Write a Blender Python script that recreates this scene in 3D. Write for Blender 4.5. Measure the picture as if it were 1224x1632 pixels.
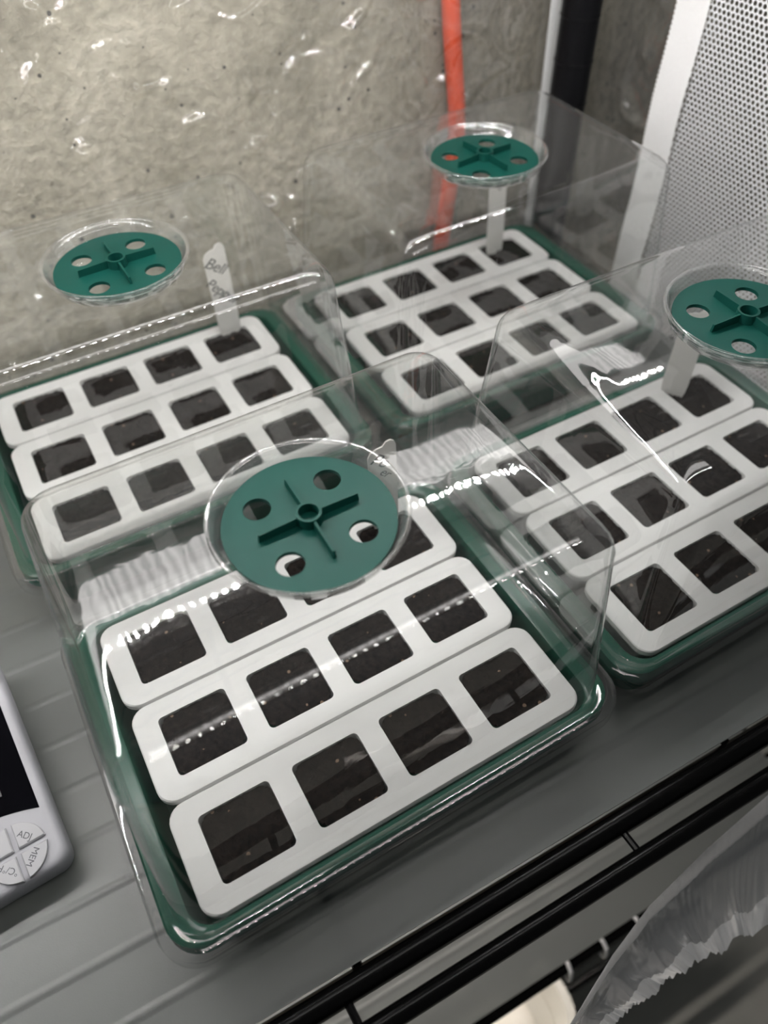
import bpy, bmesh, math, random
import numpy as np
from mathutils import Vector, Matrix
from mathutils.geometry import tessellate_polygon

for _o in list(bpy.data.objects):
    bpy.data.objects.remove(_o)
scene = bpy.context.scene
COL = scene.collection
S = 0.01            # all coordinates below are centimetres
ZOFF = 75.0         # the floor lies 75 below the level of the seed strips
random.seed(7)

def W(x, y, z):     # centimetres of the place -> metres of the scene
    return Vector((x * S, y * S, (z + ZOFF) * S))

# ------------------------------------------------------------------ camera
cam = bpy.data.cameras.new('camera')
cam_ob = bpy.data.objects.new('camera', cam)
COL.objects.link(cam_ob)
right = Vector((0.86816347, -0.49592961, -0.01860144))
down = Vector((-0.38809491, -0.65507481, -0.64827413))
fwd = Vector((0.30931300, 0.57002704, -0.76117977))
m = Matrix((right, -down, -fwd)).transposed().to_4x4()
m.translation = W(-5.785447, -16.001453, 30.118776)
cam_ob.matrix_world = m
cam.sensor_fit = 'VERTICAL'
cam.sensor_height = 36.0
cam.lens = 1221.93 / 1632 * 36.0
cam.clip_start = 0.005
cam.clip_end = 20
cam.dof.use_dof = True
cam.dof.focus_distance = 0.315
cam.dof.aperture_fstop = 7.0
scene.camera = cam_ob

# ------------------------------------------------------------------ world, exposure
world = bpy.data.worlds.new('dim_room')
scene.world = world
world.use_nodes = True
bg = world.node_tree.nodes['Background']
bg.inputs[0].default_value = (0.80, 0.84, 0.86, 1)
bg.inputs[1].default_value = 0.075
scene.view_settings.view_transform = 'Standard'
scene.view_settings.look = 'None'
scene.view_settings.gamma = 1.0
scene.view_settings.use_curve_mapping = False
scene.view_settings.exposure = 0.0
scene.cycles.transparent_max_bounces = 28
scene.cycles.max_bounces = 6
LED_POWER = 575.0
LED_POWER_FRONT = 100.0
LED_POWER_LOWER = 520.0
DIFFUSER = 4.6
DIFFUSER_FRONT = 3.6

# ------------------------------------------------------------------ materials
def newmat(name):
    mt = bpy.data.materials.new(name)
    mt.use_nodes = True
    nt = mt.node_tree
    nt.nodes.clear()
    out = nt.nodes.new('ShaderNodeOutputMaterial')
    return mt, nt, out

def N(nt, kind, **kw):
    n = nt.nodes.new(kind)
    for k, v in kw.items():
        if k.startswith('i_'):
            key = k[2:].replace('_', ' ')
            n.inputs[key].default_value = v
        else:
            setattr(n, k, v)
    return n

def principled(name, col, rough=0.5, metal=0.0, noise=0.0, scale=200.0, bump=0.0, spec=0.5, translucent=0.0, tcol=None, coat=0.0):
    mt, nt, out = newmat(name)
    p = N(nt, 'ShaderNodeBsdfPrincipled')
    p.inputs['Base Color'].default_value = (*col, 1)
    p.inputs['Roughness'].default_value = rough
    p.inputs['Metallic'].default_value = metal
    p.inputs['Specular IOR Level'].default_value = spec
    p.inputs['Coat Weight'].default_value = coat
    tc = N(nt, 'ShaderNodeTexCoord')
    if noise > 0 or bump > 0:
        nz = N(nt, 'ShaderNodeTexNoise')
        nz.inputs['Scale'].default_value = scale
        nz.inputs['Detail'].default_value = 5
        nt.links.new(tc.outputs['Object'], nz.inputs['Vector'])
        if noise > 0:
            mx = N(nt, 'ShaderNodeMix', data_type='RGBA')
            mx.inputs[6].default_value = (*[c * (1 - noise) for c in col], 1)
            mx.inputs[7].default_value = (*[min(1, c * (1 + noise)) for c in col], 1)
            nt.links.new(nz.outputs[0], mx.inputs[0])
            nt.links.new(mx.outputs[2], p.inputs['Base Color'])
        if bump > 0:
            b = N(nt, 'ShaderNodeBump')
            b.inputs['Strength'].default_value = bump
            b.inputs['Distance'].default_value = 0.0006
            nt.links.new(nz.outputs[0], b.inputs['Height'])
            nt.links.new(b.outputs[0], p.inputs['Normal'])
    sh = p.outputs[0]
    if translucent > 0:
        t = N(nt, 'ShaderNodeBsdfTranslucent')
        t.inputs[0].default_value = (*(tcol or col), 1)
        ms = N(nt, 'ShaderNodeMixShader')
        ms.inputs[0].default_value = translucent
        nt.links.new(sh, ms.inputs[1])
        nt.links.new(t.outputs[0], ms.inputs[2])
        sh = ms.outputs[0]
    nt.links.new(sh, out.inputs[0])
    return mt

def clear_plastic(name, f0=0.05, tint=(0.975, 0.98, 0.975), haze=0.02, rough=0.03, bump=0.0, scale=30.0, dist=0.001, stretch=(1, 1, 1), scratch=0.0, hazecol=(0.8, 0.8, 0.8)):
    """thin clear plastic: transmits straight through, mirrors by Schlick's law"""
    mt, nt, out = newmat(name)
    lw = N(nt, 'ShaderNodeLayerWeight')
    lw.inputs[0].default_value = 0.5
    pw = N(nt, 'ShaderNodeMath', operation='POWER')
    pw.inputs[1].default_value = 5.0
    nt.links.new(lw.outputs['Facing'], pw.inputs[0])
    m1 = N(nt, 'ShaderNodeMath', operation='MULTIPLY_ADD')
    m1.inputs[1].default_value = 1.0 - f0
    m1.inputs[2].default_value = f0
    nt.links.new(pw.outputs[0], m1.inputs[0])
    # both faces of the thin wall together: 2F / (1 + F)
    m2 = N(nt, 'ShaderNodeMath', operation='MULTIPLY')
    m2.inputs[1].default_value = 2.0
    nt.links.new(m1.outputs[0], m2.inputs[0])
    m3 = N(nt, 'ShaderNodeMath', operation='ADD')
    m3.inputs[1].default_value = 1.0
    nt.links.new(m1.outputs[0], m3.inputs[0])
    ma = N(nt, 'ShaderNodeMath', operation='DIVIDE')
    nt.links.new(m2.outputs[0], ma.inputs[0])
    nt.links.new(m3.outputs[0], ma.inputs[1])
    tr = N(nt, 'ShaderNodeBsdfTransparent')
    tr.inputs[0].default_value = (*tint, 1)
    df = N(nt, 'ShaderNodeBsdfDiffuse')
    df.inputs[0].default_value = (*hazecol, 1)
    hz = N(nt, 'ShaderNodeMixShader')
    hz.inputs[0].default_value = haze
    nt.links.new(tr.outputs[0], hz.inputs[1])
    nt.links.new(df.outputs[0], hz.inputs[2])
    # a slanting path through the wall is longer, so it scatters more
    hadd = N(nt, 'ShaderNodeMath', operation='MULTIPLY_ADD')
    hadd.inputs[1].default_value = 0.22
    hadd.inputs[2].default_value = haze
    nt.links.new(pw.outputs[0], hadd.inputs[0])
    nt.links.new(hadd.outputs[0], hz.inputs[0])
    gl = N(nt, 'ShaderNodeBsdfGlossy')
    gl.inputs['Roughness'].default_value = rough
    mx = N(nt, 'ShaderNodeMixShader')
    nt.links.new(ma.outputs[0], mx.inputs[0])
    nt.links.new(hz.outputs[0], mx.inputs[1])
    nt.links.new(gl.outputs[0], mx.inputs[2])
    tc = N(nt, 'ShaderNodeTexCoord')
    if bump > 0:
        mp = N(nt, 'ShaderNodeMapping')
        mp.inputs['Scale'].default_value = stretch
        nt.links.new(tc.outputs['Object'], mp.inputs[0])
        nz = N(nt, 'ShaderNodeTexNoise')
        nz.inputs['Scale'].default_value = scale
        nz.inputs['Detail'].default_value = 2.5
        nz.inputs['Distortion'].default_value = 0.6
        nt.links.new(mp.outputs[0], nz.inputs['Vector'])
        b = N(nt, 'ShaderNodeBump')
        b.inputs['Strength'].default_value = bump
        b.inputs['Distance'].default_value = dist
        nt.links.new(nz.outputs[0], b.inputs['Height'])
        nt.links.new(b.outputs[0], gl.inputs['Normal'])
    if scratch > 0:
        # fine hair scratches and dust on the plastic
        mp2 = N(nt, 'ShaderNodeMapping')
        mp2.inputs['Scale'].default_value = (60, 420, 60)
        mp2.inputs['Rotation'].default_value = (0, 0, 0.9)
        nt.links.new(tc.outputs['Object'], mp2.inputs[0])
        n2 = N(nt, 'ShaderNodeTexNoise')
        n2.inputs['Scale'].default_value = 1.6
        n2.inputs['Detail'].default_value = 6
        nt.links.new(mp2.outputs[0], n2.inputs['Vector'])
        rp = N(nt, 'ShaderNodeMapRange')
        rp.inputs[1].default_value = 0.60
        rp.inputs[2].default_value = 0.80
        rp.inputs[3].default_value = haze
        rp.inputs[4].default_value = haze + scratch
        nt.links.new(n2.outputs[0], rp.inputs[0])
        nt.links.new(rp.outputs[0], hadd.inputs[2])
    nt.links.new(mx.outputs[0], out.inputs[0])
    return mt

MAT = {}
MAT['dome'] = clear_plastic('clear_dome_plastic', f0=0.055, haze=0.013, rough=0.02, bump=0.10, scale=45, dist=0.0012, scratch=0.05)
MAT['collar'] = clear_plastic('clear_collar_plastic', f0=0.07, haze=0.05, rough=0.04, bump=0.05, scale=60)
MAT['film'] = clear_plastic('clear_cover_film', f0=0.05, haze=0.05, rough=0.035, bump=0.4, scale=40, dist=0.004, tint=(0.95, 0.95, 0.94))
MAT['flap'] = clear_plastic('crumpled_cover_film', f0=0.10, haze=0.55, rough=0.16, bump=0.6, scale=60, dist=0.006, tint=(0.86, 0.86, 0.86))
MAT['green'] = principled('green_tray_plastic', (0.022, 0.105, 0.072), 0.22, translucent=0.30, tcol=(0.08, 0.34, 0.23))
MAT['vent'] = principled('green_vent_plastic', (0.004, 0.050, 0.039), 0.42, bump=0.05, scale=900, spec=0.14)
MAT['white'] = principled('white_silicone', (0.80, 0.80, 0.79), 0.42, noise=0.03, scale=40, bump=0.03, translucent=0.12)
MAT['stake'] = principled('white_stake_plastic', (0.80, 0.79, 0.76), 0.45, translucent=0.25)
MAT['ink'] = principled('pencil_ink', (0.06, 0.06, 0.065), 0.6)
MAT['black'] = principled('black_coated_wire', (0.003, 0.003, 0.003), 0.22, spec=0.14)
MAT['post'] = principled('black_coated_post', (0.005, 0.005, 0.006), 0.35, spec=0.15)
MAT['orange'] = principled('orange_rubber_cable', (0.78, 0.085, 0.022), 0.45, noise=0.05, scale=60)
MAT['tape'] = principled('white_woven_trim', (0.93, 0.93, 0.93), 0.8, noise=0.04, scale=500, bump=0.25, translucent=0.1)
MAT['net'] = principled('white_net_plastic', (0.88, 0.89, 0.91), 0.55, translucent=0.2)
MAT['device'] = principled('pale_grey_device_plastic', (0.42, 0.42, 0.45), 0.45, bump=0.04, scale=1500)
MAT['button'] = principled('device_button_plastic', (0.44, 0.44, 0.46), 0.42)
MAT['screen'] = principled('black_glass_screen', (0.003, 0.003, 0.004), 0.5, spec=0.0)
MAT['segment'] = principled('grey_display_segment', (0.05, 0.05, 0.055), 0.4)
MAT['print'] = principled('grey_button_print', (0.10, 0.10, 0.11), 0.6)
MAT['tub'] = principled('cream_white_tub', (0.68, 0.66, 0.60), 0.35)
MAT['tubin'] = principled('cream_contents', (0.78, 0.74, 0.66), 0.6, noise=0.05, scale=80)
MAT['mat'] = principled('dark_mat', (0.020, 0.022, 0.022), 0.7)
MAT['housing'] = principled('lamp_aluminium', (0.55, 0.55, 0.56), 0.4, metal=0.6)
MAT['reflector'] = principled('lamp_white_enamel', (0.85, 0.85, 0.84), 0.5)
MAT['chrome'] = principled('bright_clip', (0.75, 0.75, 0.76), 0.3)
MAT['floor'] = principled('dark_grey_floor', (0.36, 0.36, 0.33), 0.75, noise=0.25, scale=12)

def emitter(name, col, strength):
    mt, nt, out = newmat(name)
    e = N(nt, 'ShaderNodeEmission')
    e.inputs[0].default_value = (*col, 1)
    e.inputs[1].default_value = strength
    nt.links.new(e.outputs[0], out.inputs[0])
    return mt
MAT['led'] = emitter('led_chip', (1.0, 0.98, 0.96), LED_POWER)
MAT['led_front'] = emitter('led_chip_front', (1.0, 0.98, 0.94), LED_POWER_FRONT)
MAT['led_low'] = emitter('led_chip_lower', (1.0, 0.92, 0.85), LED_POWER_LOWER)

def make_diffuser(name, level):
    mt, nt, out = newmat(name)
    tc = N(nt, 'ShaderNodeTexCoord')
    sp = N(nt, 'ShaderNodeSeparateXYZ')
    nt.links.new(tc.outputs['Object'], sp.inputs[0])
    mu = N(nt, 'ShaderNodeMath', operation='MULTIPLY')
    mu.inputs[1].default_value = 2 * math.pi / 0.0078
    nt.links.new(sp.outputs[0], mu.inputs[0])
    sn = N(nt, 'ShaderNodeMath', operation='SINE')
    nt.links.new(mu.outputs[0], sn.inputs[0])
    ad = N(nt, 'ShaderNodeMath', operation='MULTIPLY_ADD')
    ad.inputs[1].default_value = level * 0.22
    ad.inputs[2].default_value = level
    nt.links.new(sn.outputs[0], ad.inputs[0])
    e = N(nt, 'ShaderNodeEmission')
    e.inputs[0].default_value = (1.0, 0.97, 0.95, 1)
    nt.links.new(ad.outputs[0], e.inputs[1])
    nt.links.new(e.outputs[0], out.inputs[0])
    return mt
MAT['diffuser'] = make_diffuser('lit_frosted_diffuser', DIFFUSER)
MAT['diffuser_front'] = make_diffuser('dim_frosted_diffuser', DIFFUSER_FRONT)

def make_liner():
    mt, nt, out = newmat('grey_frosted_liner')
    p = N(nt, 'ShaderNodeBsdfPrincipled')
    p.inputs['Base Color'].default_value = (0.205, 0.215, 0.21, 1)
    p.inputs['Roughness'].default_value = 0.40
    p.inputs['Specular IOR Level'].default_value = 1.0
    tc = N(nt, 'ShaderNodeTexCoord')
    nz = N(nt, 'ShaderNodeTexNoise')
    nz.inputs['Scale'].default_value = 1600
    nt.links.new(tc.outputs['Object'], nz.inputs['Vector'])
    b = N(nt, 'ShaderNodeBump')
    b.inputs['Strength'].default_value = 0.25
    b.inputs['Distance'].default_value = 0.0002
    nt.links.new(nz.outputs[0], b.inputs['Height'])
    nt.links.new(b.outputs[0], p.inputs['Normal'])
    t = N(nt, 'ShaderNodeBsdfTranslucent')
    t.inputs[0].default_value = (0.55, 0.57, 0.56, 1)
    ms = N(nt, 'ShaderNodeMixShader')
    ms.inputs[0].default_value = 0.15
    nt.links.new(p.outputs[0], ms.inputs[1])
    nt.links.new(t.outputs[0], ms.inputs[2])
    tr = N(nt, 'ShaderNodeBsdfTransparent')
    tr.inputs[0].default_value = (0.55, 0.57, 0.56, 1)
    m2 = N(nt, 'ShaderNodeMixShader')
    m2.inputs[0].default_value = 0.30
    nt.links.new(ms.outputs[0], m2.inputs[1])
    nt.links.new(tr.outputs[0], m2.inputs[2])
    nt.links.new(m2.outputs[0], out.inputs[0])
    return mt
MAT['liner'] = make_liner()

def make_soil():
    mt, nt, out = newmat('dark_potting_soil')
    p = N(nt, 'ShaderNodeBsdfPrincipled')
    p.inputs['Roughness'].default_value = 0.9
    p.inputs['Specular IOR Level'].default_value = 0.2
    tc = N(nt, 'ShaderNodeTexCoord')
    nz = N(nt, 'ShaderNodeTexNoise')
    nz.inputs['Scale'].default_value = 420
    nz.inputs['Detail'].default_value = 6
    nt.links.new(tc.outputs['Object'], nz.inputs['Vector'])
    cr = N(nt, 'ShaderNodeValToRGB')
    cr.color_ramp.elements[0].position = 0.35
    cr.color_ramp.elements[0].color = (0.004, 0.003, 0.0026, 1)
    cr.color_ramp.elements[1].position = 0.75
    cr.color_ramp.elements[1].color = (0.019, 0.0135, 0.011, 1)
    nt.links.new(nz.outputs[0], cr.inputs[0])
    vo = N(nt, 'ShaderNodeTexVoronoi')
    vo.inputs['Scale'].default_value = 330
    vo.inputs['Randomness'].default_value = 1
    nt.links.new(tc.outputs['Object'], vo.inputs['Vector'])
    # a few pale crumbs: cells whose random colour is high, near the cell centre
    sx = N(nt, 'ShaderNodeSeparateColor')
    nt.links.new(vo.outputs['Color'], sx.inputs[0])
    g1 = N(nt, 'ShaderNodeMath', operation='GREATER_THAN')
    g1.inputs[1].default_value = 0.945
    nt.links.new(sx.outputs[0], g1.inputs[0])
    l1 = N(nt, 'ShaderNodeMath', operation='LESS_THAN')
    l1.inputs[1].default_value = 0.28
    nt.links.new(vo.outputs['Distance'], l1.inputs[0])
    mu = N(nt, 'ShaderNodeMath', operation='MULTIPLY')
    nt.links.new(g1.outputs[0], mu.inputs[0])
    nt.links.new(l1.outputs[0], mu.inputs[1])
    mx = N(nt, 'ShaderNodeMix', data_type='RGBA')
    mx.inputs[7].default_value = (0.20, 0.14, 0.10, 1)
    nt.links.new(mu.outputs[0], mx.inputs[0])
    nt.links.new(cr.outputs[0], mx.inputs[6])
    nt.links.new(mx.outputs[2], p.inputs['Base Color'])
    b = N(nt, 'ShaderNodeBump')
    b.inputs['Strength'].default_value = 0.8
    b.inputs['Distance'].default_value = 0.0012
    nt.links.new(nz.outputs[0], b.inputs['Height'])
    nt.links.new(b.outputs[0], p.inputs['Normal'])
    nt.links.new(p.outputs[0], out.inputs[0])
    return mt
MAT['soil'] = make_soil()

def make_concrete():
    mt, nt, out = newmat('old_concrete')
    L = nt.links
    p = N(nt, 'ShaderNodeBsdfPrincipled')
    p.inputs['Roughness'].default_value = 0.85
    tc = N(nt, 'ShaderNodeTexCoord')
    big = N(nt, 'ShaderNodeTexNoise')
    big.inputs['Scale'].default_value = 9
    big.inputs['Detail'].default_value = 7
    big.inputs['Roughness'].default_value = 0.62
    big.inputs['Distortion'].default_value = 0.5
    L.new(tc.outputs['Object'], big.inputs['Vector'])
    cr = N(nt, 'ShaderNodeValToRGB')
    e = cr.color_ramp.elements
    e[0].position = 0.30
    e[0].color = (0.29, 0.265, 0.21, 1)
    e[1].position = 0.72
    e[1].color = (0.72, 0.675, 0.565, 1)
    mid = e.new(0.5)
    mid.color = (0.50, 0.465, 0.38, 1)
    L.new(big.outputs[0], cr.inputs[0])
    fine = N(nt, 'ShaderNodeTexNoise')
    fine.inputs['Scale'].default_value = 130
    fine.inputs['Detail'].default_value = 6
    L.new(tc.outputs['Object'], fine.inputs['Vector'])
    fr = N(nt, 'ShaderNodeMapRange')
    fr.inputs[1].default_value = 0.3
    fr.inputs[2].default_value = 0.7
    fr.inputs[3].default_value = 0.78
    fr.inputs[4].default_value = 1.12
    L.new(fine.outputs[0], fr.inputs[0])
    mul = N(nt, 'ShaderNodeMix', data_type='RGBA', blend_type='MULTIPLY')
    mul.inputs[0].default_value = 1
    L.new(cr.outputs[0], mul.inputs[6])
    L.new(fr.outputs[0], mul.inputs[7])
    # pits and dark specks
    vo = N(nt, 'ShaderNodeTexVoronoi')
    vo.inputs['Scale'].default_value = 135
    L.new(tc.outputs['Object'], vo.inputs['Vector'])
    sx = N(nt, 'ShaderNodeSeparateColor')
    L.new(vo.outputs['Color'], sx.inputs[0])
    g = N(nt, 'ShaderNodeMapRange')
    g.inputs[1].default_value = 0.62
    g.inputs[2].default_value = 1.0
    g.inputs[3].default_value = 0.0
    g.inputs[4].default_value = 0.22
    L.new(sx.outputs[0], g.inputs[0])
    wob = N(nt, 'ShaderNodeMath', operation='MULTIPLY_ADD')
    wob.inputs[1].default_value = 0.35
    L.new(fine.outputs[0], wob.inputs[0])
    L.new(vo.outputs['Distance'], wob.inputs[2])
    sb = N(nt, 'ShaderNodeMath', operation='SUBTRACT')
    sb.inputs[1].default_value = 0.16
    L.new(wob.outputs[0], sb.inputs[0])
    lt = N(nt, 'ShaderNodeMath', operation='LESS_THAN')
    L.new(sb.outputs[0], lt.inputs[0])
    L.new(g.outputs[0], lt.inputs[1])
    pit = N(nt, 'ShaderNodeMix', data_type='RGBA')
    pit.inputs[7].default_value = (0.10, 0.095, 0.085, 1)
    L.new(lt.outputs[0], pit.inputs[0])
    L.new(mul.outputs[2], pit.inputs[6])
    # thin cracks
    mpn = N(nt, 'ShaderNodeMapping')
    mpn.inputs['Scale'].default_value = (1, 1, 0.6)
    L.new(tc.outputs['Object'], mpn.inputs[0])
    # multiplies the right half of the wall darker, with an irregular edge
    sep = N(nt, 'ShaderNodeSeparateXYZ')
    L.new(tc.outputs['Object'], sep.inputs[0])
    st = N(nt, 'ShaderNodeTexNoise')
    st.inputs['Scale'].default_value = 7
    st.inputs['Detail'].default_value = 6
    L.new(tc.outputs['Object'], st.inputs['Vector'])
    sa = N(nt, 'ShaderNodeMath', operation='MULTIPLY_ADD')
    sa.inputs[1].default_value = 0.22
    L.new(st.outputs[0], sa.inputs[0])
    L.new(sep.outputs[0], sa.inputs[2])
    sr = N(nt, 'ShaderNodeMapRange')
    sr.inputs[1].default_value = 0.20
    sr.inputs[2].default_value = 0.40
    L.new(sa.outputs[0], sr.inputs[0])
    dark_mix = N(nt, 'ShaderNodeMix', data_type='RGBA', blend_type='MULTIPLY')
    dark_mix.inputs[7].default_value = (0.56, 0.55, 0.54, 1)
    L.new(sr.outputs[0], dark_mix.inputs[0])
    L.new(pit.outputs[2], dark_mix.inputs[6])
    L.new(dark_mix.outputs[2], p.inputs['Base Color'])
    hs = N(nt, 'ShaderNodeMath', operation='MULTIPLY_ADD')
    hs.inputs[1].default_value = -0.8
    L.new(lt.outputs[0], hs.inputs[0])
    ad = N(nt, 'ShaderNodeMath', operation='ADD')
    L.new(big.outputs[0], ad.inputs[0])
    L.new(fine.outputs[0], ad.inputs[1])
    L.new(ad.outputs[0], hs.inputs[2])
    b = N(nt, 'ShaderNodeBump')
    b.inputs['Strength'].default_value = 0.9
    b.inputs['Distance'].default_value = 0.004
    L.new(hs.outputs[0], b.inputs['Height'])
    L.new(b.outputs[0], p.inputs['Normal'])
    L.new(p.outputs[0], out.inputs[0])
    return mt
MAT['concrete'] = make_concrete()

# ------------------------------------------------------------------ mesh helpers (cm)
class MB:
    def __init__(self):
        self.v = []
        self.f = []
    def add(self, vs, fs):
        o = len(self.v)
        self.v += [tuple(p) for p in vs]
        self.f += [tuple(i + o for i in q) for q in fs]
    def box(self, x0, x1, y0, y1, z0, z1):
        self.add([(x0, y0, z0), (x1, y0, z0), (x1, y1, z0), (x0, y1, z0), (x0, y0, z1), (x1, y0, z1), (x1, y1, z1), (x0, y1, z1)],
                 [(0, 3, 2, 1), (4, 5, 6, 7), (0, 1, 5, 4), (1, 2, 6, 5), (2, 3, 7, 6), (3, 0, 4, 7)])
    def tube(self, pts, r, n=10, cap=True):
        pts = [Vector(p) for p in pts]
        rings = []
        prev = None
        for i, p in enumerate(pts):
            t = (pts[min(i + 1, len(pts) - 1)] - pts[max(i - 1, 0)]).normalized()
            if prev is None:
                up = Vector((0, 0, 1)) if abs(t.z) < 0.9 else Vector((1, 0, 0))
                u = t.cross(up).normalized()
            else:
                u = (prev - t * prev.dot(t)).normalized()
            prev = u
            w = t.cross(u)
            rr_ = r[i] if isinstance(r, (list, tuple)) else r
            rings.append([p + (u * math.cos(a) + w * math.sin(a)) * rr_ for a in [2 * math.pi * k / n for k in range(n)]])
        self.loft(rings, cap, cap)
    def loft(self, rings, cap0=False, cap1=False, closed=True):
        n = len(rings[0])
        vs = [p for r in rings for p in r]
        fs = []
        for i in range(len(rings) - 1):
            for k in range(n if closed else n - 1):
                a, b = i * n + k, i * n + (k + 1) % n
                fs.append((a, b, b + n, a + n))
        if cap0:
            fs.append(tuple(range(n - 1, -1, -1)))
        if cap1:
            fs.append(tuple(range((len(rings) - 1) * n, len(rings) * n)))
        self.add(vs, fs)
    def mesh(self, name, mat, smooth=True, angle=40):
        me = bpy.data.meshes.new(name)
        me.from_pydata([(x * S, y * S, z * S) for x, y, z in self.v], [], self.f)
        me.materials.append(MAT[mat] if isinstance(mat, str) else mat)
        if smooth:
            me.polygons.foreach_set('use_smooth', [True] * len(me.polygons))
            bm = bmesh.new()
            bm.from_mesh(me)
            bmesh.ops.recalc_face_normals(bm, faces=bm.faces)
            lim = math.radians(angle)
            for e in bm.edges:
                if len(e.link_faces) == 2 and e.calc_face_angle(0) > lim:
                    e.smooth = False
            bm.to_mesh(me)
            bm.free()
        me.update()
        return me
    def build(self, name, mat, parent=None, loc=None, smooth=True, angle=40):
        return place(name, self.mesh(name, mat, smooth, angle), parent, loc)

def place(name, me, parent=None, loc=None):
    o = bpy.data.objects.new(name, me)
    COL.objects.link(o)
    if parent is not None:
        o.parent = parent
        if loc is not None:
            o.location = Vector(loc) * S
    else:
        o.location = W(*(loc or (0, 0, 0)))
    return o

def tag(o, label=None, cat=None, group=None, kind=None):
    if label: o['label'] = label
    if cat: o['category'] = cat
    if group: o['group'] = group
    if kind: o['kind'] = kind
    return o

def empty(name, loc, label=None, cat=None, group=None, kind=None, rz=0.0):
    o = bpy.data.objects.new(name, None)
    o.empty_display_size = 0.01
    COL.objects.link(o)
    o.location = W(*loc)
    o.rotation_euler = (0, 0, rz)
    return tag(o, label, cat, group, kind)

def rrect(a, b, r, z, n=8, m=6):
    """rounded rectangle loop, half sizes a and b, counter-clockwise"""
    pts = []
    r = min(r, a - 1e-3, b - 1e-3)
    for cx, cy, a0 in ((a - r, b - r, 0), (-(a - r), b - r, 90), (-(a - r), -(b - r), 180), (a - r, -(b - r), 270)):
        arc = [(cx + r * math.cos(math.radians(a0 + 90 * k / n)), cy + r * math.sin(math.radians(a0 + 90 * k / n)), z) for k in range(n + 1)]
        if pts:
            p0, p1 = pts[-1], arc[0]
            for k in range(1, m):
                t = k / m
                pts.append((p0[0] + (p1[0] - p0[0]) * t, p0[1] + (p1[1] - p0[1]) * t, z))
        pts += arc
    p0, p1 = pts[-1], pts[0]
    for k in range(1, m):
        t = k / m
        pts.append((p0[0] + (p1[0] - p0[0]) * t, p0[1] + (p1[1] - p0[1]) * t, z))
    return pts

def circ(r, z, n, cx=0, cy=0, a0=0.0):
    return [(cx + r * math.cos(a0 + 2 * math.pi * k / n), cy + r * math.sin(a0 + 2 * math.pi * k / n), z) for k in range(n)]

def plate_with_holes(mb, outer, holes, z1, z0):
    """flat plate from z0 up to z1 with holes; loops are lists of (x, y)"""
    loops = [outer] + holes
    tri = tessellate_polygon([[Vector((x, y, 0)) for x, y in l] for l in loops])
    flat = [p for l in loops for p in l]
    n = len(flat)
    vs = [(x, y, z1) for x, y in flat] + [(x, y, z0) for x, y in flat]
    fs = [tuple(t) for t in tri] + [tuple(i + n for i in reversed(t)) for t in tri]
    o = 0
    for l in loops:
        k = len(l)
        for i in range(k):
            a, b = o + i, o + (i + 1) % k
            fs.append((a, b, b + n, a + n))
        o += k
    mb.add(vs, fs)

def text_mesh(name, body, size, mat, shear=0.0, extrude=0.004, space=1.0, xs=1.0):
    cu = bpy.data.curves.new(name, 'FONT')
    cu.body = body
    cu.size = size * S
    cu.shear = shear
    cu.extrude = extrude * S
    cu.align_x = 'CENTER'
    cu.align_y = 'CENTER'
    cu.space_character = space
    o = bpy.data.objects.new(name, cu)
    COL.objects.link(o)
    dg = bpy.context.evaluated_depsgraph_get()
    me = bpy.data.meshes.new_from_object(o.evaluated_get(dg))
    bpy.data.objects.remove(o)
    me.materials.clear()
    me.materials.append(MAT[mat])
    return me

# ------------------------------------------------------------------ the setting
ZS = -3.6                # top of the shelf liner under the trays
mb = MB()
mb.box(-120, 130, 0, 8, -75, 110)
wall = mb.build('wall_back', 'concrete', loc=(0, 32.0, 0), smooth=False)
tag(wall, kind='structure')
mb = MB()
mb.box(-120, 130, -130, 40, -83, -75)
fl = mb.build('floor', 'floor', loc=(0, 0, 0), smooth=False)
tag(fl, kind='structure')

# ------------------------------------------------------------------ shelving
ROT = -0.030
RAIL1, RAIL2 = -10.30, -12.28
WIRES = [RAIL1 + 2.45 * k for k in range(1, 16)]
XL, XR = -46.0, 33.6

def wire_shelf(z, label, ties, crosses):
    """deck of long wires; z is the top of the wires"""
    root = empty('wire_shelf', (0, 0, z), label, 'shelf', 'decks of the black wire rack', rz=ROT)
    for y in WIRES:
        mb = MB(); mb.tube([(XL, y, -0.2), (XR, y, -0.2)], 0.2, 8)
        mb.build('deck_wire', 'black', root)
    mb = MB(); mb.tube([(XL, RAIL1 + 0.40, -0.16), (XR, RAIL1 + 0.40, -0.16)], 0.14, 8)
    mb.build('deck_wire', 'black', root)
    mb = MB(); mb.tube([(XL, RAIL1 - 0.34, -0.62), (XR, RAIL1 - 0.34, -0.62)], 0.54, 12)
    mb.build('front_rail', 'black', root)
    mb = MB(); mb.tube([(XL, RAIL2, -0.55), (XR, RAIL2, -0.55)], 0.42, 12)
    mb.build('front_rail', 'black', root)
    mb = MB(); mb.tube([(XL, 28.0, -0.3), (XR, 28.0, -0.3)], 0.3, 10)
    mb.build('back_rail', 'black', root)
    for x in crosses:
        mb = MB(); mb.tube([(x, RAIL1, -0.6), (x, 27.8, -0.6)], 0.22, 8)
        mb.build('cross_wire', 'black', root)
    for x in ties:
        mb = MB(); mb.tube([(x, RAIL1 - 0.3, -0.6), (x + 0.1, RAIL2, -0.6)], 0.17, 8)
        mb.build('tie_wire', 'black', root)
    return root

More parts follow.
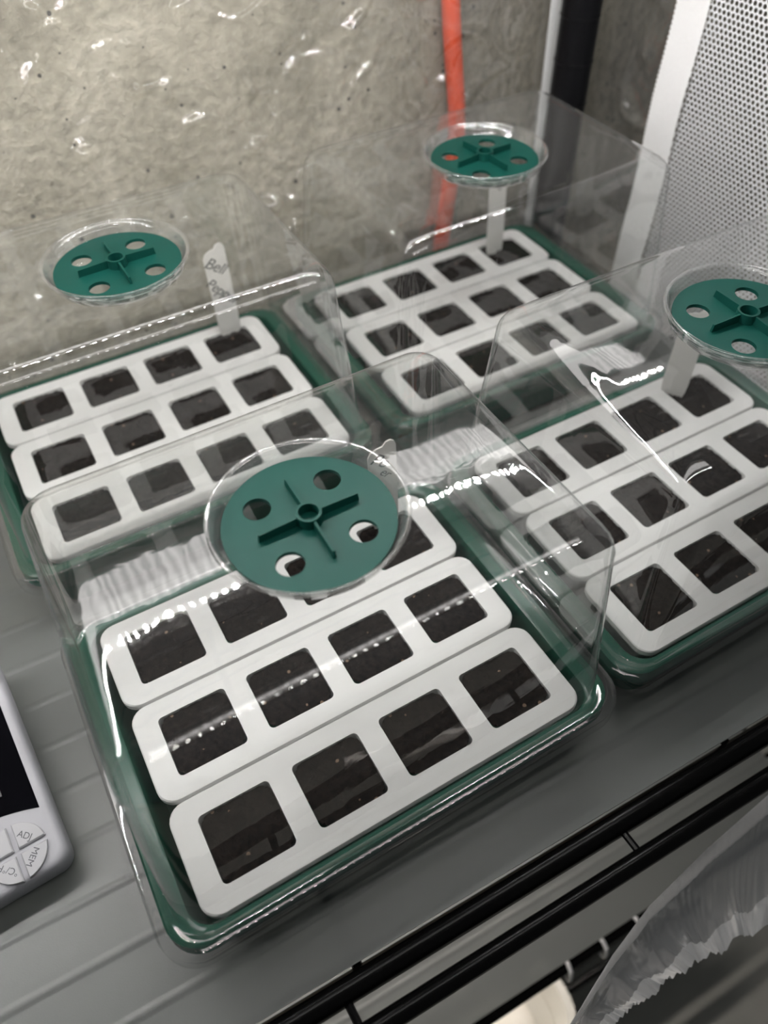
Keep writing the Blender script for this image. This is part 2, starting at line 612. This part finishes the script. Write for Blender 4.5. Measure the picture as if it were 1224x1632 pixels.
wire_shelf(ZS - 0.12, 'black wire shelf deck carrying the four seed propagators', (-4.9, 8.4, 21.5), (-23, -4.0, 15.2, 31))
wire_shelf(-31.0, 'black wire shelf deck seen below the propagators, second level down', (9.2, -3, 22), (-23, -4.0, 9.2, 31))
wire_shelf(-60.0, 'black wire shelf deck at the bottom, carrying the cream tub', (2, 14, 26), (-23, -4.0, 15.2, 31))
wire_shelf(36.0, 'black wire shelf deck above the lamp over the propagators', (2, 14, 26), (-23, -4.0, 15.2, 31))

def liner(z, y0, label):
    prof = []
    ys = [y0]
    for w in WIRES:
        ys += [w - 0.27, w - 0.20, w - 0.10, w, w + 0.10, w + 0.20, w + 0.27]
    ys.append(27.2)
    ys = sorted(y for y in set(ys) if y0 <= y <= 27.2)
    up = []
    for y in ys:
        d = min(abs(y - w) for w in WIRES)
        h = 0.030 * max(0.0, 1 - (d / 0.2) ** 2)
        up.append((y, h))
    rings = []
    for x in (XL, XL * 0.5, -10, 0, 10, 22, XR - 0.6):
        rings.append([(x, y, h) for y, h in up] + [(x, y, h - 0.10) for y, h in reversed(up)])
    mb = MB(); mb.loft(rings, True, True)
    o = mb.build('shelf_liner', 'liner', loc=(0, 0, z))
    o.rotation_euler = (0, 0, ROT)
    return tag(o, label, 'shelf liner', 'frosted grey shelf liners')
liner(ZS - 0.05, RAIL1 + 0.17, 'frosted grey plastic liner under the four seed propagators')
liner(-30.86, RAIL1 - 0.3 - 1.5, 'frosted grey liner on the lower shelf, seen between the black rails')
mb = MB(); mb.box(-30, 32, -10.0, 26, 0, 0.1)
o = mb.build('shelf_mat', 'mat', loc=(0, 0, -59.95), smooth=False); o.rotation_euler = (0, 0, ROT)
tag(o, 'dark mat on the bottom shelf under the cream tub', 'mat')

def post(x, y, label):
    root = empty('shelf_post', (x, y, -75), label, 'post', 'corner posts of the black rack')
    mb = MB(); mb.tube([(0, 0, 0.0), (0, 0, 130)], 1.32, 24)
    mb.build('tube', 'post', root)
    for k in range(47):
        mb = MB()
        z = 2 + 2.76 * k
        mb.loft([circ(1.33, z - 0.07, 24), circ(1.37, z - 0.03, 24), circ(1.37, z + 0.03, 24), circ(1.33, z + 0.07, 24)])
        mb.build('groove_ring', 'post', root)
    return root
post(34.2, 28.3, 'black round rack post in the corner beside the orange cable')

# ------------------------------------------------------------------ lamps
def lamp(x0, x1, y, z, led, label, top):
    root = empty('led_grow_light', ((x0 + x1) / 2, y, z), label, 'lamp', 'led bars under the shelf decks')
    h = (x1 - x0) / 2
    mb = MB(); mb.box(-h, h, -1.1, 0.9, 0.0, 1.6); mb.build('housing', 'housing', root, smooth=False)
    # white enamel wing behind the row of diodes
    rings = []
    for x in (-h, h):
        rings.append([(x, 1.0, 0.72), (x, 7.2, 0.32), (x, 7.2, 0.9), (x, 1.0, 1.3)])
    mb = MB(); mb.loft(rings, True, True); mb.build('reflector_wing', 'reflector', root, smooth=False)
    rings = []
    for x in (-h + 0.5, h - 0.5):
        rings.append([(x, 2.2, 0.40), (x, 3.9, 0.25), (x, 5.6, 0.18), (x, 5.6, 0.35), (x, 2.2, 0.58)])
    mb = MB(); mb.loft(rings, True, True); mb.build('diffuser', 'diffuser_front' if led == 'led_front' else 'diffuser', root, smooth=False)
    mb = MB(); mb.box(-h, h, -0.45, 0.45, -0.06, 0.0); mb.build('circuit_strip', 'reflector', root, smooth=False)
    mb = MB()
    n = int((x1 - x0) / 0.78)
    for k in range(n):
        x = -h + 0.4 + 0.78 * k
        mb.box(x - 0.13, x + 0.13, -0.13, 0.13, -0.20, -0.07)
    tag(mb.build('diode_row', led, root, smooth=False), kind='stuff')
    for sx in (-1, 1):
        mb = MB(); mb.box(sx * h - 0.3, sx * h + 0.3, -1.3, 1.1, -0.1, 1.8); mb.build('end_cap', 'tape', root, smooth=False)
        mb = MB(); mb.tube([(sx * h * 0.8, -0.1, 1.6), (sx * h * 0.8, -0.1, top - z)], 0.15, 8); mb.build('hanger', 'black', root)
    return root
lamp(-52, 32, 12.8, 30.4, 'led', 'long led grow light hanging above the propagators, the rear one', 35.1)
lamp(-14, 22, -8.5, 30.4, 'led_front', 'led grow light hanging above the propagators, the front one', 35.1)
lamp(-40, 22, 8.0, -8.5, 'led_low', 'long led grow light hanging below the propagator shelf', -4.7)
lamp(-30, 30, 2.0, -36.5, 'led_low', 'added led bar above the bottom shelf, out of view, to brighten the tub', -31.9)  # extra bar, added out of view to light the cream tub

# ------------------------------------------------------------------ seed propagators
HT = 10.44
Q = 4.68
def tray_mesh():
    mb = MB()
    prof = [(8.3, 6.5, 1.0, -3.35), (8.62, 6.80, 1.0, -3.25), (8.95, 7.06, 1.05, -0.35), (9.0, 7.10, 1.05, -0.10), (9.10, 7.16, 1.1, -0.04),
            (9.80, 7.50, 1.3, -0.04), (9.88, 7.58, 1.35, -0.10), (9.92, 7.62, 1.38, -0.85), (9.84, 7.54, 1.34, -0.85), (9.78, 7.48, 1.3, -0.22),
            (9.20, 7.26, 1.15, -0.22), (8.80, 6.95, 1.1, -3.5), (8.6, 6.8, 1.0, -3.6)]
    rings = [rrect(a, b, r, z, 8, 3) for a, b, r, z in prof]
    mb.loft(rings, True, True)
    return mb.mesh('tray', 'green', True, 35)

def dome_mesh(bulge=0.05):
    mb = MB()
    n, mm = 8, 8
    prof = [(10.29, 7.99, 1.55, -0.95), (10.26, 7.96, 1.52, -0.02), (10.21, 7.91, 1.50, 0.08), (10.10, 7.80, 1.45, 0.12),
            (9.60, 7.36, 1.3, 0.12), (9.54, 7.30, 1.28, 0.06), (9.47, 7.24, 1.25, 0.08), (9.42, 7.18, 1.22, 0.30)]
    zt = HT - 1.2
    for k in range(1, 7):
        t = k / 6.0
        prof.append((9.42 - (9.42 - 8.76) * t, 7.18 - (7.18 - 6.42) * t, 1.2 - 0.05 * t, 0.30 + (zt - 0.30) * t))
    rf = 1.2
    for k in range(1, 9):
        a = math.pi / 2 * k / 8
        prof.append((8.76 - rf * (1 - math.cos(a)) - 0.02 * k / 8, 6.42 - rf * (1 - math.cos(a)) - 0.02 * k / 8, 1.15 - 0.25 * k / 8, zt + rf * math.sin(a)))
    a9, b9 = prof[-1][0], prof[-1][1]
    prof.append((a9 - 0.08, b9 - 0.08, 0.85, HT))
    prof.append((a9 - 0.5, b9 - 0.5, 0.8, HT + 0.015))
    prof.append((a9 - 1.0, b9 - 1.0, 0.8, HT + 0.02))
    rings = [rrect(a, b, r, z, n, mm) for a, b, r, z in prof]
    last = rings[-1]
    angs = [math.atan2(p[1], p[0]) for p in last]
    for r, z in ((3.62, HT + 0.02), (3.50, HT + 0.02)):
        rings.append([(r * math.cos(a), r * math.sin(a), z) for a in angs])
    col = []
    for r, z in ((3.50, HT + 0.02), (3.48, HT + 0.10), (3.42, HT + 0.14), (3.35, HT + 0.12), (3.31, HT + 0.02), (3.20, HT - 0.30), (3.10, HT - 0.55), (3.05, HT - 0.60), (2.70, HT - 0.60), (2.70, HT - 0.66), (3.08, HT - 0.66), (3.15, HT - 0.60), (3.25, HT - 0.32), (3.38, HT + 0.0), (3.50, HT + 0.02)):
        col.append(circ(r, z, 72))
    def bz(p):
        if p[2] < zt: return p
        k = max(0.0, 1 - (p[0] / 8.5) ** 2) * max(0.0, 1 - (p[1] / 6.2) ** 2)
        return (p[0], p[1], p[2] + bulge * k)
    rings = [[bz(p) for p in r] for r in rings]
    mb.loft(rings)
    me = mb.mesh('dome_shell', 'dome', True, 60)
    mc = MB(); mc.loft([[(p[0], p[1], p[2] + bulge) for p in r] for r in col])
    return me, mc.mesh('vent_collar', 'collar', True, 60)

def vent_meshes():
    outer = [(3.02 * math.cos(2 * math.pi * k / 72), 3.02 * math.sin(2 * math.pi * k / 72)) for k in range(72)]
    holes = []
    for q in range(4):
        a = math.radians(45 + 90 * q)
        holes.append([(1.93 * math.cos(a) + 0.50 * math.cos(-2 * math.pi * k / 24), 1.93 * math.sin(a) + 0.50 * math.sin(-2 * math.pi * k / 24)) for k in range(24)])
    mb = MB(); plate_with_holes(mb, outer, holes, 0.16, 0.0)
    disc = mb.mesh('vent_disc', 'vent', True, 30)
    mb = MB()
    rib = MB(); rib.loft([[(0.40, -0.055, 0.16), (1.90, -0.055, 0.16), (1.90, 0.055, 0.16), (0.40, 0.055, 0.16)],
                          [(0.40, -0.045, 0.56), (1.86, -0.045, 0.50), (1.86, 0.045, 0.50), (0.40, 0.045, 0.56)]], True, True)
    ribm = rib.mesh('rib', 'vent', False)
    hub = MB(); hub.loft([circ(0.47, 0.16, 28), circ(0.46, 0.60, 28), circ(0.36, 0.60, 28), circ(0.36, 0.17, 28)], False, True)
    hubm = hub.mesh('hub', 'vent', True, 30)
    # raised ring round each hole
    return disc, ribm, hubm

def strip_mesh():
    mb = MB()
    outer = [(x, y) for x, y, z in rrect(8.52, 2.29, 0.75, 0, 6, 1)]
    holes = []
    for j in range(4):
        cx = (j - 1.5) * 4.0
        holes.append([(cx + x, y) for x, y, z in reversed(rrect(1.50, 1.42, 0.22, 0, 4, 1))])
    # plate with a softened outer edge
    plate_with_holes(mb, [(x * 0.994, y * 0.985) for x, y in outer], holes, 0.05, -0.12)
    mb.loft([[(x * 0.994, y * 0.985, 0.05) for x, y in outer], [(x, y, 0.0) for x, y in outer], [(x, y, -0.30) for x, y in outer], [(x * 0.99, y * 0.97, -0.30) for x, y in outer]])
    for j in range(4):
        cx = (j - 1.5) * 4.0
        r = []
        for a, b, z in ((1.50, 1.42, -0.02), (1.46, 1.38, -0.9), (1.30, 1.25, -3.2)):
            r.append([(cx + x, y, z) for x, y, zz in rrect(a, b, 0.22, z, 4, 1)])
        for a, b, z in ((1.40, 1.35, -3.3), (1.62, 1.56, -0.1)):
            r.append([(cx + x, y, z) for x, y, zz in rrect(a, b, 0.3, z, 4, 1)])
        mb.loft(r)
    return mb.mesh('strip_body', 'white', True, 40)

def soil_mesh(seed):
    rnd = random.Random(seed)
    n = 26
    mb = MB()
    vs = []
    ph = [rnd.uniform(0, 6.28) for _ in range(8)]
    for i in range(n + 1):
        for j in range(n + 1):
            u, v = -1 + 2 * i / n, -1 + 2 * j / n
            # square pulled to a rounded square
            k = 1 - 0.022 * (abs(u) ** 8) * (abs(v) ** 8) * 6
            x, y = u * 1.475 * k, v * 1.40 * k
            z = -0.10 + 0.045 * math.sin(3.1 * x + ph[0]) * math.sin(2.6 * y + ph[1]) + 0.03 * math.sin(7 * x + ph[2] + 3 * y) + rnd.uniform(-0.045, 0.045)
            if rnd.random() < 0.02:
                z += rnd.uniform(0.04, 0.11)
            if max(abs(u), abs(v)) > 0.97:
                z = -0.07 + rnd.uniform(-0.03, 0.05)
            vs.append((x, y, z))
    fs = []
    for i in range(n):
        for j in range(n):
            a = i * (n + 1) + j
            fs.append((a, a + n + 1, a + n + 2, a + 1))
    mb.add(vs, fs)
    return mb.mesh('soil', 'soil', True, 180)

TRAY = tray_mesh()
DOME = dome_mesh()
DOME_WARPED = dome_mesh(0.40)
DISC, RIB, HUB = vent_meshes()
STRIP = strip_mesh()
SOILS = [soil_mesh(k) for k in range(6)]

def crumb_mesh():
    mb = MB()
    rnd = random.Random(3)
    vs = []
    for p in [(0, 0, 1), (1, 0, 0), (0, 1, 0), (-1, 0, 0), (0, -1, 0), (0, 0, -1)]:
        s = rnd.uniform(0.7, 1.3)
        vs.append((p[0] * 0.06 * s, p[1] * 0.045 * s, p[2] * 0.04 * s))
    mb.add(vs, [(0, 1, 2), (0, 2, 3), (0, 3, 4), (0, 4, 1), (5, 2, 1), (5, 3, 2), (5, 4, 3), (5, 1, 4)])
    return mb.mesh('crumb', principled('pale_crumb', (0.22, 0.15, 0.10), 0.9), False)

# tx, ty, rotation, vent turn, where
SETS = [
    (0.0, 0.0, 0.0, 0, 'front centre', 'nearest the camera, beside the digital meter'),
    (-0.9, 19.0, 0.0, 2, 'rear left', 'at the back left, with the stake reading Bell Pepper'),
    (20.2, 18.85, -0.004, 6, 'rear right', 'at the back right, in front of the orange cable'),
    (20.72, 0.27, -0.004, -3, 'right', 'at the right edge of the picture, before the white net'),
]
rnd = random.Random(11)
for si, (tx, ty, rz, turn, pos, where) in enumerate(SETS):
    t = place('propagator_tray', TRAY, None, (tx, ty, 0))
    t.rotation_euler = (0, 0, rz)
    tag(t, 'green plastic propagator base tray ' + where, 'tray', 'green propagator base trays')
    d = empty('humidity_dome', (tx, ty, 0), 'clear dome with green vent ' + where, 'dome', 'clear domes of the propagators', rz=rz)
    place('dome_shell', (DOME_WARPED if si == 3 else DOME)[0], d)
    place('vent_collar', (DOME_WARPED if si == 3 else DOME)[1], d)
    vd = place('vent_disc', DISC, d, (0, 0, HT - 0.58 + (0.40 if si == 3 else 0.05)))
    vd.rotation_euler = (0, 0, math.radians(turn))
    tag(vd, 'dark green round vent disc')
    place('hub', HUB, vd)
    for q in range(4):
        r = place('rib', RIB, vd)
        r.rotation_euler = (0, 0, math.pi / 2 * q)
    for i, row in enumerate(('front', 'middle', 'rear')):
        c, s = math.cos(rz), math.sin(rz)
        y = (i - 1) * Q
        st = empty('seed_strip', (tx - s * y, ty + c * y, 0),
                   'white four-cell seed strip of dark soil, %s row in the %s propagator' % (row, pos), 'seed strip', 'white four-cell seed strips', rz=rz)
        place('strip_body', STRIP, st)
        for j in range(4):
            so = place('soil', SOILS[rnd.randrange(6)], st, ((j - 1.5) * 4.0, 0, 0))
            so.rotation_euler = (0, 0, math.pi * rnd.randrange(2))
            tag(so, 'dark brown potting soil')

# ------------------------------------------------------------------ plant label stakes
def stake(loc, h, lean, rz, label, lines):
    """white plastic stake; loc is the point where it enters the soil"""
    root = empty('plant_label', loc, label, 'plant label', 'white plant label stakes', rz=rz)
    w = 0.72
    out = [(-0.22, -1.6), (0.22, -1.6), (w - 0.04, 0.4), (w, 1.0), (w, h - 0.35), (w - 0.08, h - 0.12), (w - 0.26, h), (w - 0.5, h - 0.05), (0.05, h - 0.28), (-0.12, h - 0.30),
           (-w + 0.42, h - 0.34), (-w + 0.15, h - 0.48), (-w, h - 0.75), (-w, 1.0), (-w + 0.04, 0.4)]
    n = len(out)
    mb = MB()
    mb.add([(x, -0.04, z) for x, z in out] + [(x, 0.04, z) for x, z in out],
           [tuple(range(n)), tuple(range(2 * n - 1, n - 1, -1))] + [(i, i + n, (i + 1) % n + n, (i + 1) % n) for i in range(n)])
    b = mb.build('blade', 'stake', root, smooth=False)
    for body, x, z, size, ang in lines:
        tm = place('writing', text_mesh('writing', body, size, 'ink', shear=0.25, space=0.95), b, (x, -0.05, z))
        tm.rotation_euler = (math.radians(90), math.radians(-ang), 0)
    root.rotation_euler = (math.radians(lean), 0, rz)
    return root
stake((5.55, 25.0, -0.2), 6.2, -3, 0.05, 'white plant label reading Bell Pepper in the rear left propagator',
      [('Bell', -0.08, 4.85, 1.0, -38), ('Pepper', 0.02, 3.1, 0.92, -48)])
stake((6.15, 5.85, -0.2), 5.7, -3, -0.1, 'white plant label behind the vent of the front centre propagator', [('Po', -0.12, 4.6, 0.95, -35), ('er', 0.12, 3.75, 0.7, -45)])
stake((25.6, 24.0, -0.2), 6.2, -3, 0.05, 'white plant label below the vent of the rear right propagator', [('d', 0.1, 4.9, 0.8, -20)])
stake((25.6, 5.9, -0.2), 5.6, -8, -0.9, 'white plant label half hidden by the vent of the right propagator', [])

# ------------------------------------------------------------------ digital meter
dev = empty('digital_meter', (-12.55, -1.1, ZS), 'pale grey digital thermometer with black screen and round button pad at the left edge', 'thermometer', rz=math.radians(4))
dev.rotation_euler = (math.radians(9), 0, math.radians(3))
WX, WY, TH = 3.1, 5.4, 1.55      # half width, half length, thickness
def devloop(inset, z, r):
    return [(x - WX, y + WY, z) for x, y, zz in rrect(WX - inset, WY - inset, r, z, 8, 2)]
mb = MB()
mb.loft([devloop(0.25, 0.0, 0.5), devloop(0.05, 0.2, 0.65), devloop(0.0, 0.6, 0.7), devloop(0.0, 1.15, 0.7), devloop(0.06, 1.40, 0.66), devloop(0.2, 1.52, 0.55), devloop(0.36, TH, 0.45)], True, True)
mb.build('body', 'device', dev)
# screen with an arched lower edge
sc = []
x0, x1 = -2 * WX + 0.45, -0.42
ytop = 2 * WY - 0.5
for k in range(17):
    t = k / 16
    sc.append((x0 + (x1 - x0) * t, 2.55 + 0.55 * (1 - (2 * t - 1) ** 2)))
loop = sc + [(x1, ytop), (x0, ytop)]
mb = MB(); plate_with_holes(mb, loop, [], TH + 0.035, TH - 0.1)
scr = mb.build('screen', 'screen', dev, smooth=False)
mb = MB(); mb.box(-2.15, -1.55, 3.75, 4.15, TH + 0.035, TH + 0.045)
mb.build('display_mark', 'segment', scr, smooth=False)
cx, cy, R1 = -1.72, 1.28, 1.16
for q, txt in enumerate(('ADJ', None, '\u00b0C/\u00b0F', 'MEM')):
    a0 = math.radians(90 * q)
    g = 0.10
    pts = [(g, g)]
    aa0 = math.asin(g / R1)
    for k in range(13):
        a = aa0 + (math.pi / 2 - 2 * aa0) * k / 12
        pts.append((R1 * math.cos(a), R1 * math.sin(a)))
    rot = [(cx + x * math.cos(a0) - y * math.sin(a0), cy + x * math.sin(a0) + y * math.cos(a0)) for x, y in pts]
    mb = MB()
    cxm = sum(p[0] for p in rot) / len(rot); cym = sum(p[1] for p in rot) / len(rot)
    mb.loft([[(x, y, TH - 0.05) for x, y in rot], [(x, y, TH + 0.09) for x, y in rot], [(cxm + (x - cxm) * 0.92, cym + (y - cym) * 0.92, TH + 0.14) for x, y in rot]], True, True)
    b = mb.build('button', 'button', dev, smooth=False)
    am = a0 + math.pi / 4
    if txt is None:
        continue
    tm = place('button_print', text_mesh('button_print', txt, 0.36, 'print', extrude=0.002), b, (cx + 0.66 * math.cos(am), cy + 0.66 * math.sin(am), TH + 0.145))
    tm.rotation_euler = (0, 0, am - math.pi / 2)
mb = MB(); mb.box(-4.2, -2.0, 8.0, 8.4, -1.45, 0.1)
mb.build('kickstand', 'device', dev, smooth=False)

# ------------------------------------------------------------------ orange cable
mb = MB()
pts = []
for k in range(40):
    z = 60 - k * 2.1
    t = (z - 8) / 6.5
    x = 26.45 - 0.98 * min(max((z - 6.0) / 9.0, 0.0), 6.0) + 0.10 * math.sin(z * 0.35)
    if z < 6: x = 26.45 - 0.10 * (6 - z) + 0.10 * math.sin(z * 0.35)
    pts.append((x + 0.33, 31.3, z - 0.2))
mb.tube(pts, 0.62, 14)
o = mb.build('power_cable', 'orange')
tag(o, 'orange rubber power cable hanging down the concrete wall behind the rear right propagator', 'cable')

# ------------------------------------------------------------------ clear greenhouse cover
cov = empty('greenhouse_cover', (0, 0, -75), 'clear plastic greenhouse cover with white trim and white net side panel round the rack', 'cover')
CZ = 75
def cloth(name, mat, P, nu, nv, thick=0.03, smooth=True, parent=cov):
    """sheet P(u, v) with real thickness, u and v in 0..1, cm in the cover's frame"""
    g = [[Vector(P(i / nu, j / nv)) for j in range(nv + 1)] for i in range(nu + 1)]
    mb = MB()
    vs, fs = [], []
    for i in range(nu + 1):
        for j in range(nv + 1):
            vs.append(g[i][j])
    for i in range(nu):
        for j in range(nv):
            a = i * (nv + 1) + j
            fs.append((a, a + nv + 1, a + nv + 2, a + 1))
    mb.add([tuple(p) for p in vs], fs)
    return mb.build(name, mat, parent, angle=180)

def film_sheet(name, seed, n, amp, su, sv, nu, nv, P):
    """sheet with creases; P(u, v, h) maps arrays of 0..1 and crease height to the place"""
    r = np.random.default_rng(seed)
    u, v = np.meshgrid(np.linspace(0, 1, nu + 1), np.linspace(0, 1, nv + 1), indexing='ij')
    x, y = u * su, v * sv
    h = np.zeros_like(x)
    for k in range(n):
        a, b, th = r.uniform(0, su), r.uniform(0, sv), r.uniform(0, math.pi)
        wd, ln = r.uniform(0.16, 0.6), r.uniform(0.4, 3.2)
        am = r.uniform(0.2, 1) * amp * (wd / 0.4) * r.choice([-1, 1])
        p = (x - a) * math.cos(th) + (y - b) * math.sin(th)
        q = -(x - a) * math.sin(th) + (y - b) * math.cos(th) + 0.25 * p * p
        h += am * np.exp(-(q / wd) ** 2 - (p / ln) ** 2)
    X, Y, Z = P(u, v, np.maximum(h, -0.22))
    mb = MB()
    vs = list(zip(X.ravel().tolist(), Y.ravel().tolist(), Z.ravel().tolist()))
    fs = [(i * (nv + 1) + j, (i + 1) * (nv + 1) + j, (i + 1) * (nv + 1) + j + 1, i * (nv + 1) + j + 1) for i in range(nu) for j in range(nv)]
    mb.add(vs, fs)
    return mb.build(name, 'film', cov, angle=180)
film_sheet('back_sheet', 5, 620, 0.56, 82, 42, 560, 290,
           lambda u, v, h: (-46 + 82 * u, 30.2 - h + 0.25 * np.sin(u * 21 + v * 4), CZ - 6 + 39.5 * v))
film_sheet('side_sheet', 9, 90, 0.5, 8.2, 66, 50, 300,
           lambda u, v, h: (36.9 - h, 30.0 - 8.2 * u, CZ - 30 + 66 * v))
# woven trim bands
cloth('trim_band', 'tape', lambda u, v: (35.8 + 0.08 * math.sin(v * 40), 21.85 - 2.55 * u + 0.05 * math.sin(v * 1500) * (1 - u), CZ - 30 + 66 * v), 4, 1500)
cloth('corner_tape', 'tape', lambda u, v: (32.85 + 1.4 * u + 0.10 * math.sin(v * 9), 29.72 + 0.15 * u, CZ - 6 + 39.5 * v), 4, 60)
# white net: plates with six-sided holes, staggered rows
mb = MB()
pitch = 0.345
rowh = pitch * 0.88
ny = int(26 / pitch); nz = int(46 / rowh)
for r in range(nz):
    off = 0.5 * pitch if r % 2 else 0
    for c in range(ny):
        yc = 19.35 - off - pitch * (c + 0.5)
        zc = CZ - 12 + rowh * (r + 0.5)
        vs = []
        hw, hh = pitch / 2, rowh / 2
        sq = [(hw, 0), (hw, hh), (0, hh), (-hw, hh), (-hw, 0), (-hw, -hh), (0, -hh), (hw, -hh)]
        for (a, b) in sq:
            vs.append((35.85, yc + a, zc + b))
        for k in range(8):
            an = math.pi / 4 * k
            rr_ = 0.128
            vs.append((35.85, yc + rr_ * math.cos(an), zc + rr_ * math.sin(an)))
        mb.add(vs, [(k, (k + 1) % 8, 8 + (k + 1) % 8, 8 + k) for k in range(8)])
tag(mb.build('net_panel', 'net', cov, smooth=False), 'white perforated net panel', kind='stuff')

# the front flap, gathered below the shelf edge
def lerp_path(pts, t):
    n = len(pts) - 1
    k = min(int(t * n), n - 1)
    f = t * n - k
    return Vector(pts[k]).lerp(Vector(pts[k + 1]), f)
INN = [(34, -12.9, CZ - 6.5), (25, -12.7, CZ - 7), (17.3, -12.95, CZ - 8), (12.8, -13.3, CZ - 8.6), (8.8, -13.8, CZ - 9), (6, -14.5, CZ - 9), (3.4, -15.4, CZ - 9.2), (0, -16.5, CZ - 9.5)]
OUT = [(30, -18.5, CZ - 14), (21, -17.8, CZ - 13.6), (14.4, -17.0, CZ - 13), (12.0, -16.8, CZ - 13), (9.8, -16.5, CZ - 12.6), (7, -16.5, CZ - 12.4), (4.9, -16.5, CZ - 12), (1, -17.2, CZ - 12)]
fr = random.Random(21)
waves = [(fr.uniform(22, 130), fr.uniform(0, 6.28), fr.uniform(-9, 9), fr.uniform(0.3, 1)) for _ in range(9)] + [(fr.uniform(170, 420), fr.uniform(0, 6.28), fr.uniform(-6, 6), fr.uniform(0.5, 1.3)) for _ in range(5)]
def flap(u, v):
    p = lerp_path(INN, u).lerp(lerp_path(OUT, u), v)
    w = sum(a * math.sin(f * u + ph + k * v) / (1 + f * 0.012) for f, ph, k, a in waves)
    p.z += 0.20 * w * (0.25 + v) - 1.2 * math.sin(math.pi * v)
    p.y += 0.10 * w * v
    p.x += 0.12 * sum(a * math.sin(f * 0.7 * u + ph * 2 + 5 * v) for f, ph, k, a in waves[:4]) * v
    return p
cloth('front_flap', 'flap', lambda u, v: flap(u, 0.12 + 0.68 * v), 620, 40)
cloth('flap_hem', 'tape', lambda u, v: flap(u, 0.79 + 0.23 * v) + Vector((0, 0, 0.10 * math.sin(u * 160) * v)), 620, 10)
cloth('flap_fold', 'tape', lambda u, v: flap(u, 0.0 + 0.15 * v) + Vector((0, 0, 0.25 * math.sin(math.pi * v))), 200, 8)

# ------------------------------------------------------------------ tub on the bottom shelf
tub = empty('plastic_tub', (6.6, -12.4, -59.85), 'cream white oval tub on the bottom shelf below the front rails', 'tub')
mb = MB()
mb.loft([rrect(6.0, 3.6, 3.4, 0.0, 10, 2), rrect(6.4, 4.0, 3.8, 0.3, 10, 2), rrect(7.0, 4.5, 4.3, 4.0, 10, 2), rrect(7.7, 5.1, 4.9, 4.1, 10, 2), rrect(7.7, 5.1, 4.9, 4.4, 10, 2), rrect(6.9, 4.4, 4.2, 4.4, 10, 2), rrect(6.2, 3.8, 3.6, 0.4, 10, 2)], True, True)
mb.build('tub_body', 'tub', tub)
mb = MB()
mb.loft([rrect(3.8, 2.5, 2.4, 0.42, 10, 2), rrect(3.9, 2.6, 2.5, 2.6, 10, 2), rrect(3.6, 2.3, 2.2, 2.95, 10, 2), rrect(3.0, 1.4, 1.3, 3.1, 10, 2)], True, True)
mb.build('contents', 'tubin', tub)

# ------------------------------------------------------------------ white hooks on the lower front rail
hk = MB()
hk.tube([(0, 0.55, -0.9), (0, 0.62, -0.2), (0, 0.45, 0.35), (0, 0.0, 0.58), (0, -0.45, 0.35), (0, -0.62, -0.2), (0, -0.75, -1.0), (0, -0.6, -1.5), (0, -0.2, -1.6)], 0.16, 8)
HOOK = hk.mesh('rail_hook', 'chrome')
for k, (hx, word) in enumerate(((9.6, 'above the cream tub'), (12.6, 'between its two neighbours'), (15.6, 'nearest the crumpled flap'))):
    o = place('rail_hook', HOOK, None, (hx, RAIL2 + ROT * hx, -31.55))
    o.rotation_euler = (0, 0, 0.15 * (k - 1))
    tag(o, 'small white hook on the lower front rail, ' + word, 'hook', 'white hooks on the lower rail')
